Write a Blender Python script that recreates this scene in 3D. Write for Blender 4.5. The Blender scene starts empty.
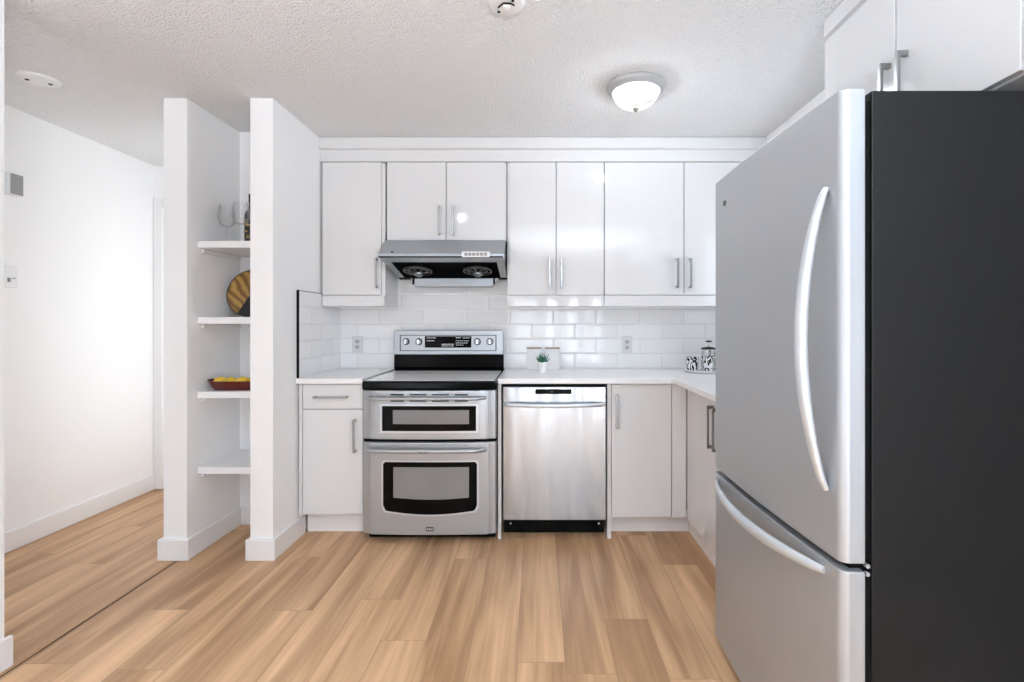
import bpy, bmesh, math, random
from mathutils import Vector, Matrix
random.seed(7)
PI = math.pi
S = bpy.context.scene
COL = S.collection

# ------------------------------------------------------------------ camera, world, light, exposure
EYE = 1.245                                   # camera height; x right, y into the room, z up
cam_d = bpy.data.cameras.new('camera')
cam = bpy.data.objects.new('camera', cam_d); COL.objects.link(cam)
cam.location = (0, 0, EYE); cam.rotation_euler = (PI / 2, 0, 0)
cam_d.sensor_width = 36.0; cam_d.lens = 36.0 * 511 / 1024
cam_d.shift_x = -26 / 1024; cam_d.shift_y = -17 / 1024
cam_d.clip_start = 0.02; cam_d.clip_end = 60
S.camera = cam

w = bpy.data.worlds.new('daylight'); S.world = w; w.use_nodes = True
bg = w.node_tree.nodes['Background']
bg.inputs[0].default_value = (0.95, 0.98, 1.0, 1); bg.inputs[1].default_value = 1.0

def area(name, loc, rot, sx, sy, power, col=(1, 1, 1)):
    d = bpy.data.lights.new(name, 'AREA'); d.shape = 'RECTANGLE'; d.size = sx; d.size_y = sy
    d.energy = power; d.color = col
    o = bpy.data.objects.new(name, d); COL.objects.link(o); o.location = loc; o.rotation_euler = rot
    return o
# daylight through the living-room windows behind the camera plus fills added for hall and ceiling
SKYC = (0.865, 0.975, 1.11); NEUTRAL = (0.96, 0.99, 1.02)
PANES = ((-0.46, 0.0), (0.17, 0.33), (0.60, 0.75), (1.03, 1.18))          # tall narrow panes in the rear wall
for px0, px1 in PANES:
    area('daylight_living_room', ((px0 + px1) / 2, -3.03, 0.95), (PI / 2, 0, 0), px1 - px0, 1.5, (22 if px1 - px0 > .3 else 75) * (px1 - px0), SKYC)
area('daylight_side_window', (1.50, -1.45, 1.0), (PI / 2, 0, PI / 2), 2.1, 1.4, 20, SKYC)
area('added_living_uplight', (-1.85, -1.5, 0.55), (PI / 2 + 1.25, 0, -PI / 2), 2.4, 1.2, 32, SKYC)   # upward fill added at the stub wall, no such door known
area('added_hall_uplight', (-2.48, -2.94, 0.55), (PI / 2 + 1.0, 0, 0), 0.7, 0.8, 26, SKYC)  # added upward fill that brightens the hall ceiling
area('daylight_sink_window', (1.452, 2.62, 1.58), (PI / 2, 0, PI / 2), 0.95, 0.86, 3.6, SKYC)          # window over the right-hand counter, hidden by the refrigerator
area('added_ceiling_uplight', (0.45, -0.8, 1.80), (PI, 0, 0), 0.45, 0.45, 165, SKYC)             # unseen upward fill added behind the camera, bounced off the ceiling
area('added_hall_fill', (-1.93, 3.56, 1.25), (PI / 2, 0, PI / 2), 0.55, 1.9, 4.5, NEUTRAL)      # fill added out of view behind the niche to even the hall wall
LAMP_GLOW, LAMP_POWER = 0.9, 9.0

S.view_settings.view_transform = 'Standard'; S.view_settings.look = 'None'
S.view_settings.gamma = 1.0; S.view_settings.use_curve_mapping = False
S.view_settings.exposure = 0.45
S.cycles.max_bounces = 12; S.cycles.diffuse_bounces = 8; S.cycles.glossy_bounces = 6
S.cycles.transmission_bounces = 8; S.cycles.transparent_max_bounces = 12
S.cycles.sample_clamp_indirect = 6.0; S.cycles.caustics_refractive = False; S.cycles.caustics_reflective = False

# ------------------------------------------------------------------ materials
def new_mat(name):
    m = bpy.data.materials.new(name); m.use_nodes = True
    nt = m.node_tree
    return m, nt, nt.nodes['Principled BSDF']
def L(nt, a, b): nt.links.new(a, b)
def N(nt, t, **kw):
    n = nt.nodes.new(t)
    for k, v in kw.items(): setattr(n, k, v)
    return n
def coords(nt, scale=(1, 1, 1), loc=(0, 0, 0), rot=(0, 0, 0)):
    # positions in the room (every mesh is built around its own base, so use world position)
    g = N(nt, 'ShaderNodeNewGeometry'); m = N(nt, 'ShaderNodeMapping')
    m.inputs['Scale'].default_value = scale; m.inputs['Location'].default_value = loc; m.inputs['Rotation'].default_value = rot
    L(nt, g.outputs['Position'], m.inputs['Vector']); return m.outputs['Vector']
def pbr(name, col, rough=0.5, metal=0.0, spec=0.5, noise=0.0, nscale=6.0, bump=0.0, bscale=60.0, coat=0.0, stretch=(1, 1, 1), detail=3):
    m, nt, p = new_mat(name)
    p.inputs['Base Color'].default_value = (*col, 1); p.inputs['Roughness'].default_value = rough
    p.inputs['Metallic'].default_value = metal; p.inputs['Specular IOR Level'].default_value = spec
    p.inputs['Coat Weight'].default_value = coat; p.inputs['Coat Roughness'].default_value = 0.04
    if noise:
        t = N(nt, 'ShaderNodeTexNoise'); t.inputs['Scale'].default_value = nscale; t.inputs['Detail'].default_value = 4
        L(nt, coords(nt, stretch), t.inputs['Vector'])
        r = N(nt, 'ShaderNodeMapRange'); r.inputs[3].default_value = 1 - noise; r.inputs[4].default_value = 1 + noise
        L(nt, t.outputs['Fac'], r.inputs[0])
        h = N(nt, 'ShaderNodeMix', data_type='RGBA', blend_type='MULTIPLY'); h.inputs[0].default_value = 1
        h.inputs[6].default_value = (*col, 1); L(nt, r.outputs[0], h.inputs[7]); L(nt, h.outputs[2], p.inputs['Base Color'])
    if bump:
        t = N(nt, 'ShaderNodeTexNoise'); t.inputs['Scale'].default_value = bscale; t.inputs['Detail'].default_value = detail
        L(nt, coords(nt, stretch), t.inputs['Vector'])
        b = N(nt, 'ShaderNodeBump'); b.inputs['Strength'].default_value = bump; b.inputs['Distance'].default_value = 0.01
        L(nt, t.outputs['Fac'], b.inputs['Height']); L(nt, b.outputs['Normal'], p.inputs['Normal'])
    return m

M = {}
M['wall'] = pbr('painted_wall', (0.90, 0.90, 0.90), 0.55, spec=0.3, bump=0.05, bscale=90)
M['absorber_wall'] = pbr('grey_absorber_wall', (0.22, 0.22, 0.22), 0.6, spec=0.3)  # dark tone given to unseen walls to soak up frontal light
M['base'] = pbr('painted_trim', (0.84, 0.84, 0.84), 0.35, spec=0.4)
M['gloss'] = pbr('white_gloss_cabinet', (0.72, 0.72, 0.72), 0.05, spec=0.5, bump=0.004, bscale=2.5, detail=1)
M['carcass'] = pbr('white_carcass', (0.80, 0.80, 0.80), 0.35)
M['counter'] = pbr('white_quartz', (0.86, 0.86, 0.86), 0.18, spec=0.5, noise=0.03, nscale=14)
M['nickel'] = pbr('brushed_nickel', (0.36, 0.36, 0.36), 0.30, metal=1.0)
M['fan_metal'] = pbr('dull_fan_metal', (0.28, 0.28, 0.28), 0.35, metal=1.0)
M['chrome'] = pbr('chrome', (0.75, 0.75, 0.75), 0.12, metal=1.0)
M['black_gloss'] = pbr('black_enamel', (0.003, 0.003, 0.003), 0.12, spec=0.09)
M['lamp_ring'] = pbr('satin_grey_lamp_ring', (0.42, 0.42, 0.42), 0.4)
M['black'] = pbr('black_plastic', (0.004, 0.004, 0.004), 0.5, spec=0.1)
M['black_dull'] = pbr('black_void', (0.004, 0.004, 0.004), 0.8, spec=0.1)
M['fridge_side'] = pbr('charcoal_textured_steel', (0.008, 0.008, 0.008), 0.5, spec=0.22, bump=0.08, bscale=260)
M['grey_glass'] = pbr('grey_oven_glass', (0.20, 0.20, 0.20), 0.10, spec=0.6, noise=0.12, nscale=5)
M['cooktop'] = pbr('speckled_ceramic', (0.90, 0.90, 0.90), 0.18, spec=0.25, noise=0.25, nscale=160)
M['burner'] = pbr('burner_print', (0.52, 0.52, 0.52), 0.16, noise=0.25, nscale=200)
M['white_plastic'] = pbr('white_plastic', (0.82, 0.82, 0.82), 0.35)
M['grey_plastic'] = pbr('grey_plastic', (0.30, 0.30, 0.30), 0.4)
M['outlet_plate'] = pbr('outlet_plate_plastic', (0.66, 0.66, 0.66), 0.35)
M['outlet_grey'] = pbr('pale_grey_plastic', (0.50, 0.50, 0.50), 0.4)
M['mark'] = pbr('pale_print', (0.85, 0.85, 0.85), 0.5)
M['dark_mark'] = pbr('dark_print', (0.06, 0.06, 0.06), 0.5)
M['ceramic'] = pbr('white_ceramic', (0.86, 0.86, 0.86), 0.12)
M['wood_dark'] = pbr('dark_bark', (0.035, 0.022, 0.012), 0.6)
M['slate'] = pbr('black_slate', (0.010, 0.010, 0.012), 0.5)
M['red'] = pbr('dark_red_lacquer', (0.10, 0.012, 0.008), 0.25, noise=0.2, nscale=30)
M['lemon'] = pbr('lemon_skin', (0.68, 0.46, 0.03), 0.42, bump=0.15, bscale=220)
M['leaf'] = pbr('succulent_leaf', (0.03, 0.13, 0.085), 0.4, noise=0.4, nscale=60)
M['soil'] = pbr('soil', (0.03, 0.02, 0.015), 0.9)
M['brown'] = pbr('brown_edge', (0.30, 0.21, 0.17), 0.55, noise=0.2, nscale=60)
M['board_white'] = pbr('white_board', (0.74, 0.74, 0.74), 0.45)

def popcorn():
    m, nt, p = new_mat('popcorn_ceiling')
    p.inputs['Base Color'].default_value = (0.86, 0.86, 0.86, 1); p.inputs['Roughness'].default_value = 0.9
    p.inputs['Specular IOR Level'].default_value = 0.1
    v = N(nt, 'ShaderNodeTexVoronoi'); v.inputs['Scale'].default_value = 110
    n = N(nt, 'ShaderNodeTexNoise'); n.inputs['Scale'].default_value = 60; n.inputs['Detail'].default_value = 5
    c = coords(nt); L(nt, c, v.inputs['Vector']); L(nt, c, n.inputs['Vector'])
    a = N(nt, 'ShaderNodeMath', operation='SUBTRACT'); L(nt, n.outputs['Fac'], a.inputs[0])
    k = N(nt, 'ShaderNodeMath', operation='MULTIPLY'); k.inputs[1].default_value = 0.6
    L(nt, v.outputs['Distance'], k.inputs[0]); L(nt, k.outputs[0], a.inputs[1])
    b = N(nt, 'ShaderNodeBump'); b.inputs['Strength'].default_value = 1.0; b.inputs['Distance'].default_value = 0.013
    L(nt, a.outputs[0], b.inputs['Height']); L(nt, b.outputs['Normal'], p.inputs['Normal'])
    return m
M['ceiling'] = popcorn()

PLANK_W, PLANK_L = 0.18, 1.22
def planks(name, xoff):
    m, nt, p = new_mat(name)
    g = N(nt, 'ShaderNodeNewGeometry'); sp = N(nt, 'ShaderNodeSeparateXYZ'); cb = N(nt, 'ShaderNodeCombineXYZ')
    L(nt, g.outputs['Position'], sp.inputs[0])
    ax = N(nt, 'ShaderNodeMath', operation='ADD'); ax.inputs[1].default_value = xoff
    L(nt, sp.outputs['X'], ax.inputs[0])
    def mth(op, a_, b_=None, c_=None):
        n = N(nt, 'ShaderNodeMath', operation=op)
        for i_, v_ in enumerate((a_, b_, c_)):
            if v_ is None: continue
            if isinstance(v_, (int, float)): n.inputs[i_].default_value = v_
            else: L(nt, v_, n.inputs[i_])
        return n.outputs[0]
    xr = mth('DIVIDE', ax.outputs[0], PLANK_W); row = mth('FLOOR', xr)
    wn1 = N(nt, 'ShaderNodeTexWhiteNoise', noise_dimensions='1D'); L(nt, row, wn1.inputs['W'])
    yr = mth('ADD', mth('DIVIDE', mth('ADD', sp.outputs['Y'], 20.0), PLANK_L), wn1.outputs['Value']); idx = mth('FLOOR', yr)
    cv = N(nt, 'ShaderNodeCombineXYZ'); L(nt, row, cv.inputs['X']); L(nt, idx, cv.inputs['Y'])
    wn2 = N(nt, 'ShaderNodeTexWhiteNoise', noise_dimensions='2D'); L(nt, cv.outputs[0], wn2.inputs['Vector'])
    ex = mth('MULTIPLY', mth('PINGPONG', xr, 0.5), PLANK_W); ey = mth('MULTIPLY', mth('PINGPONG', yr, 0.5), PLANK_L)
    joint = mth('LESS_THAN', mth('MINIMUM', ex, ey), 0.0009)
    rnd = N(nt, 'ShaderNodeMath', operation='ADD'); rnd.inputs[1].default_value = 0.0; L(nt, wn2.outputs['Value'], rnd.inputs[0])
    off = N(nt, 'ShaderNodeMath', operation='MULTIPLY'); off.inputs[1].default_value = 37.0; L(nt, rnd.outputs[0], off.inputs[0])
    def grain(sx, sy, scale, detail, dist=0.0):
        c2 = N(nt, 'ShaderNodeCombineXYZ')
        mx = N(nt, 'ShaderNodeMath', operation='MULTIPLY'); mx.inputs[1].default_value = sx; L(nt, sp.outputs['X'], mx.inputs[0])
        my = N(nt, 'ShaderNodeMath', operation='MULTIPLY'); my.inputs[1].default_value = sy; L(nt, sp.outputs['Y'], my.inputs[0])
        L(nt, mx.outputs[0], c2.inputs['X']); L(nt, my.outputs[0], c2.inputs['Y']); L(nt, off.outputs[0], c2.inputs['Z'])
        t = N(nt, 'ShaderNodeTexNoise'); t.inputs['Scale'].default_value = scale; t.inputs['Detail'].default_value = detail
        t.inputs['Distortion'].default_value = dist
        L(nt, c2.outputs[0], t.inputs['Vector']); return t.outputs['Fac']
    broad = grain(5.0, 0.42, 1.5, 2, 0.8); fine = grain(60, 2.2, 1.0, 5, 0.3)
    ramp = N(nt, 'ShaderNodeValToRGB'); e = ramp.color_ramp.elements
    e[0].position = 0.34; e[0].color = FLOOR_DARK; e[1].position = 0.62; e[1].color = FLOOR_LIGHT
    f1 = N(nt, 'ShaderNodeMath', operation='MULTIPLY'); f1.inputs[1].default_value = 0.62; L(nt, broad, f1.inputs[0])
    f2 = N(nt, 'ShaderNodeMath', operation='MULTIPLY_ADD'); f2.inputs[1].default_value = 0.20; L(nt, fine, f2.inputs[0]); L(nt, f1.outputs[0], f2.inputs[2])
    f3 = N(nt, 'ShaderNodeMath', operation='MULTIPLY_ADD'); f3.inputs[1].default_value = 0.10; L(nt, rnd.outputs[0], f3.inputs[0]); L(nt, f2.outputs[0], f3.inputs[2])
    L(nt, f3.outputs[0], ramp.inputs[0])
    # small knots
    kn = N(nt, 'ShaderNodeTexVoronoi'); kn.inputs['Scale'].default_value = 2.6
    L(nt, coords(nt, (1.6, 0.8, 1), (3, 1, 0)), kn.inputs['Vector'])
    kr = N(nt, 'ShaderNodeMapRange'); kr.inputs[1].default_value = 0.015; kr.inputs[2].default_value = 0.05; kr.inputs[3].default_value = 0.45; kr.inputs[4].default_value = 1.0
    L(nt, kn.outputs['Distance'], kr.inputs[0])
    mk = N(nt, 'ShaderNodeMix', data_type='RGBA', blend_type='MULTIPLY'); mk.inputs[0].default_value = 1
    L(nt, ramp.outputs[0], mk.inputs[6]); L(nt, kr.outputs[0], mk.inputs[7])
    mo = N(nt, 'ShaderNodeMix', data_type='RGBA'); L(nt, joint, mo.inputs[0]); L(nt, mk.outputs[2], mo.inputs[6])
    mo.inputs[7].default_value = (0.27, 0.16, 0.085, 1)
    L(nt, mo.outputs[2], p.inputs['Base Color'])
    p.inputs['Roughness'].default_value = 0.42; p.inputs['Specular IOR Level'].default_value = 0.35
    b = N(nt, 'ShaderNodeBump'); b.inputs['Strength'].default_value = 0.08; b.inputs['Distance'].default_value = 0.004
    L(nt, fine, b.inputs['Height']); L(nt, b.outputs['Normal'], p.inputs['Normal'])
    return m
FLOOR_DARK = (0.35, 0.195, 0.098, 1); FLOOR_LIGHT = (0.76, 0.487, 0.280, 1)
M['floor'] = planks('oak_plank_floor', 20.06)

def tiles(name, horiz, z0, h0):
    m, nt, p = new_mat(name)
    g = N(nt, 'ShaderNodeNewGeometry'); sp = N(nt, 'ShaderNodeSeparateXYZ'); cb = N(nt, 'ShaderNodeCombineXYZ')
    L(nt, g.outputs['Position'], sp.inputs[0])
    a = N(nt, 'ShaderNodeMath', operation='SUBTRACT'); a.inputs[1].default_value = h0; L(nt, sp.outputs[horiz], a.inputs[0])
    z = N(nt, 'ShaderNodeMath', operation='SUBTRACT'); z.inputs[1].default_value = z0; L(nt, sp.outputs['Z'], z.inputs[0])
    L(nt, a.outputs[0], cb.inputs['X']); L(nt, z.outputs[0], cb.inputs['Y'])
    def brick(ms, sm):
        br = N(nt, 'ShaderNodeTexBrick'); br.offset = 0.5; br.offset_frequency = 2; br.squash = 1.0
        br.inputs['Scale'].default_value = 1.0; br.inputs['Brick Width'].default_value = 0.3058; br.inputs['Row Height'].default_value = 0.1026
        br.inputs['Mortar Size'].default_value = ms; br.inputs['Mortar Smooth'].default_value = sm
        br.inputs['Color1'].default_value = (0.80, 0.80, 0.80, 1); br.inputs['Color2'].default_value = (0.86, 0.86, 0.86, 1)
        br.inputs['Mortar'].default_value = (0.62, 0.62, 0.62, 1)
        L(nt, cb.outputs[0], br.inputs['Vector']); return br
    b1 = brick(0.0016, 0.0); b2 = brick(0.012, 1.0)
    L(nt, b1.outputs['Color'], p.inputs['Base Color'])
    r = N(nt, 'ShaderNodeMapRange'); r.inputs[3].default_value = 0.10; r.inputs[4].default_value = 0.7; L(nt, b1.outputs['Fac'], r.inputs[0]); L(nt, r.outputs[0], p.inputs['Roughness'])
    nz = N(nt, 'ShaderNodeTexNoise'); nz.inputs['Scale'].default_value = 9; L(nt, coords(nt), nz.inputs['Vector'])
    mm = N(nt, 'ShaderNodeMath', operation='MULTIPLY_ADD'); mm.inputs[1].default_value = 0.25; L(nt, nz.outputs['Fac'], mm.inputs[0])
    iv = N(nt, 'ShaderNodeMath', operation='SUBTRACT'); iv.inputs[0].default_value = 1; L(nt, b2.outputs['Fac'], iv.inputs[1]); L(nt, iv.outputs[0], mm.inputs[2])
    b = N(nt, 'ShaderNodeBump'); b.inputs['Strength'].default_value = 0.35; b.inputs['Distance'].default_value = 0.003
    L(nt, mm.outputs[0], b.inputs['Height']); L(nt, b.outputs['Normal'], p.inputs['Normal'])
    return m
M['tile_back'] = tiles('white_subway_tile_back', 'X', 0.936 - 0.1026 * 9, 0.565 - 0.3058 * 20)
M['tile_side'] = tiles('white_subway_tile_side', 'Y', 0.936 - 0.1026 * 9, 3.60 - 0.3058 * 20)

def steel(name, stretch, col=0.60, rough=0.30, wave=0.05, wscale=5.0, wstretch=None, metal=0.62, aniso=0.0, arot=0.0):
    m, nt, p = new_mat(name)
    p.inputs['Metallic'].default_value = metal; p.inputs['Anisotropic'].default_value = aniso
    if aniso:
        tg = N(nt, 'ShaderNodeTangent'); tg.direction_type = 'RADIAL'; tg.axis = 'Z'; L(nt, tg.outputs[0], p.inputs['Tangent'])
        p.inputs['Anisotropic Rotation'].default_value = arot
    t = N(nt, 'ShaderNodeTexNoise'); t.inputs['Scale'].default_value = 1.0; t.inputs['Detail'].default_value = 3
    L(nt, coords(nt, stretch), t.inputs['Vector'])
    r = N(nt, 'ShaderNodeMapRange'); r.inputs[3].default_value = rough - 0.03; r.inputs[4].default_value = rough + 0.04
    L(nt, t.outputs['Fac'], r.inputs[0]); L(nt, r.outputs[0], p.inputs['Roughness'])
    c = N(nt, 'ShaderNodeMapRange'); c.inputs[3].default_value = col - 0.03; c.inputs[4].default_value = col + 0.03
    tn = N(nt, 'ShaderNodeCombineColor'); L(nt, t.outputs['Fac'], c.inputs[0])
    for ch, k in (('Red', .95), ('Green', 1.0), ('Blue', 1.05)):
        kk = N(nt, 'ShaderNodeMath', operation='MULTIPLY'); kk.inputs[1].default_value = k; L(nt, c.outputs[0], kk.inputs[0]); L(nt, kk.outputs[0], tn.inputs[ch])
    L(nt, tn.outputs[0], p.inputs['Base Color'])
    t2 = N(nt, 'ShaderNodeTexNoise'); t2.inputs['Scale'].default_value = wscale; t2.inputs['Detail'].default_value = 1
    L(nt, coords(nt, wstretch or (1, 1, 1)), t2.inputs['Vector'])
    b = N(nt, 'ShaderNodeBump'); b.inputs['Strength'].default_value = wave; b.inputs['Distance'].default_value = 0.1
    L(nt, t2.outputs['Fac'], b.inputs['Height']); L(nt, b.outputs['Normal'], p.inputs['Normal'])
    return m
M['steel_range'] = steel('brushed_steel_range', (4, 4, 300), 0.46, 0.30, 0.02, 3)
M['steel_dish'] = steel('brushed_steel_dishwasher', (8, 8, .3), 0.50, 0.15, 0.05, 3.2, (2.0, 1, 0.30), metal=0.85, aniso=0.9, arot=0.25)
M['steel_fridge'] = steel('brushed_steel_fridge', (300, 300, 4), 0.50, 0.42, 0.03, 2.0)
M['steel_bright'] = steel('polished_steel_trim', (4, 4, 300), 0.66, 0.30, 0.0, 3, metal=0.45)
M['steel_hood'] = steel('brushed_steel_hood', (4, 4, 300), 0.40, 0.30, 0.02, 3)

def emit(name, col, strength):
    m, nt, p = new_mat(name)
    p.inputs['Base Color'].default_value = (0.012, 0.012, 0.010, 1); p.inputs['Roughness'].default_value = 0.2
    p.inputs['Emission Color'].default_value = (*col, 1)
    n = N(nt, 'ShaderNodeTexNoise'); n.inputs['Scale'].default_value = 9; n.inputs['Distortion'].default_value = 1.2
    L(nt, coords(nt), n.inputs['Vector'])
    r = N(nt, 'ShaderNodeMapRange'); r.inputs[1].default_value = 0.3; r.inputs[2].default_value = 0.62
    r.inputs[3].default_value = strength * 0.45; r.inputs[4].default_value = strength
    L(nt, n.outputs['Fac'], r.inputs[0]); L(nt, r.outputs[0], p.inputs['Emission Strength'])
    tr = N(nt, 'ShaderNodeBsdfTransparent'); tr.inputs[0].default_value = (1, .995, .97, 1); mx = N(nt, 'ShaderNodeMixShader'); mx.inputs[0].default_value = 0.45
    L(nt, tr.outputs[0], mx.inputs[1]); L(nt, p.outputs[0], mx.inputs[2]); L(nt, mx.outputs[0], nt.nodes['Material Output'].inputs[0])
    return m
M['lamp'] = emit('alabaster_glass', (1.0, 0.985, 0.94), LAMP_GLOW)

def glass(name, tint=(1, 1, 1)):
    m = bpy.data.materials.new(name); m.use_nodes = True; nt = m.node_tree; nt.nodes.clear()
    o = N(nt, 'ShaderNodeOutputMaterial'); t = N(nt, 'ShaderNodeBsdfTransparent'); g = N(nt, 'ShaderNodeBsdfGlossy')
    t.inputs[0].default_value = (*tint, 1); g.inputs['Roughness'].default_value = 0.02
    f = N(nt, 'ShaderNodeLayerWeight'); f.inputs[0].default_value = 0.25
    k = N(nt, 'ShaderNodeMath', operation='MULTIPLY_ADD'); k.inputs[1].default_value = 0.40; k.inputs[2].default_value = 0.02; L(nt, f.outputs['Fresnel'], k.inputs[0])
    x = N(nt, 'ShaderNodeMixShader'); L(nt, k.outputs[0], x.inputs[0]); L(nt, t.outputs[0], x.inputs[1]); L(nt, g.outputs[0], x.inputs[2]); L(nt, x.outputs[0], o.inputs[0])
    return m
M['glass'] = glass('clear_glass', (0.985, 0.985, 0.985))

def board_wood():
    m, nt, p = new_mat('golden_wood')
    wv = N(nt, 'ShaderNodeTexWave'); wv.inputs['Scale'].default_value = 7; wv.inputs['Distortion'].default_value = 7; wv.inputs['Detail'].default_value = 3
    L(nt, coords(nt, (1, 1, 1), (0, 0, 0), (0, 0.7, 0)), wv.inputs['Vector'])
    r = N(nt, 'ShaderNodeValToRGB'); r.color_ramp.elements[0].color = (0.16, 0.075, 0.016, 1); r.color_ramp.elements[1].color = (0.42, 0.245, 0.062, 1)
    L(nt, wv.outputs['Fac'], r.inputs[0]); L(nt, r.outputs[0], p.inputs['Base Color']); p.inputs['Roughness'].default_value = 0.45
    return m
M['board'] = board_wood()

def patterned(name, scale, seed):
    m, nt, p = new_mat(name)
    v = N(nt, 'ShaderNodeTexWave'); v.wave_type = 'RINGS'; v.inputs['Scale'].default_value = scale; v.inputs['Distortion'].default_value = 9; v.inputs['Detail'].default_value = 1.5
    v.inputs['Detail Scale'].default_value = 1.4
    L(nt, coords(nt, (1, 1, 1), (seed, seed * 2, 0.3)), v.inputs['Vector'])
    r = N(nt, 'ShaderNodeValToRGB'); r.color_ramp.interpolation = 'CONSTANT'
    r.color_ramp.elements[0].color = (0.012, 0.012, 0.012, 1); r.color_ramp.elements[1].position = 0.46; r.color_ramp.elements[1].color = (0.82, 0.82, 0.82, 1)
    L(nt, v.outputs['Fac'], r.inputs[0]); L(nt, r.outputs[0], p.inputs['Base Color']); p.inputs['Roughness'].default_value = 0.15
    return m
M['cup'] = patterned('black_and_white_print', 20, 1.3)

def label_foil():
    m, nt, p = new_mat('gold_speckled_label')
    v = N(nt, 'ShaderNodeTexNoise'); v.inputs['Scale'].default_value = 55; L(nt, coords(nt), v.inputs['Vector'])
    r = N(nt, 'ShaderNodeValToRGB'); r.color_ramp.interpolation = 'CONSTANT'
    r.color_ramp.elements[0].color = (0.02, 0.016, 0.01, 1); r.color_ramp.elements[1].position = 0.52; r.color_ramp.elements[1].color = (0.45, 0.33, 0.13, 1)
    L(nt, v.outputs['Fac'], r.inputs[0]); L(nt, r.outputs[0], p.inputs['Base Color']); p.inputs['Roughness'].default_value = 0.35
    return m
M['label'] = label_foil()
M['bottle'] = pbr('dark_bottle_glass', (0.008, 0.010, 0.006), 0.06, spec=0.6)

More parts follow.
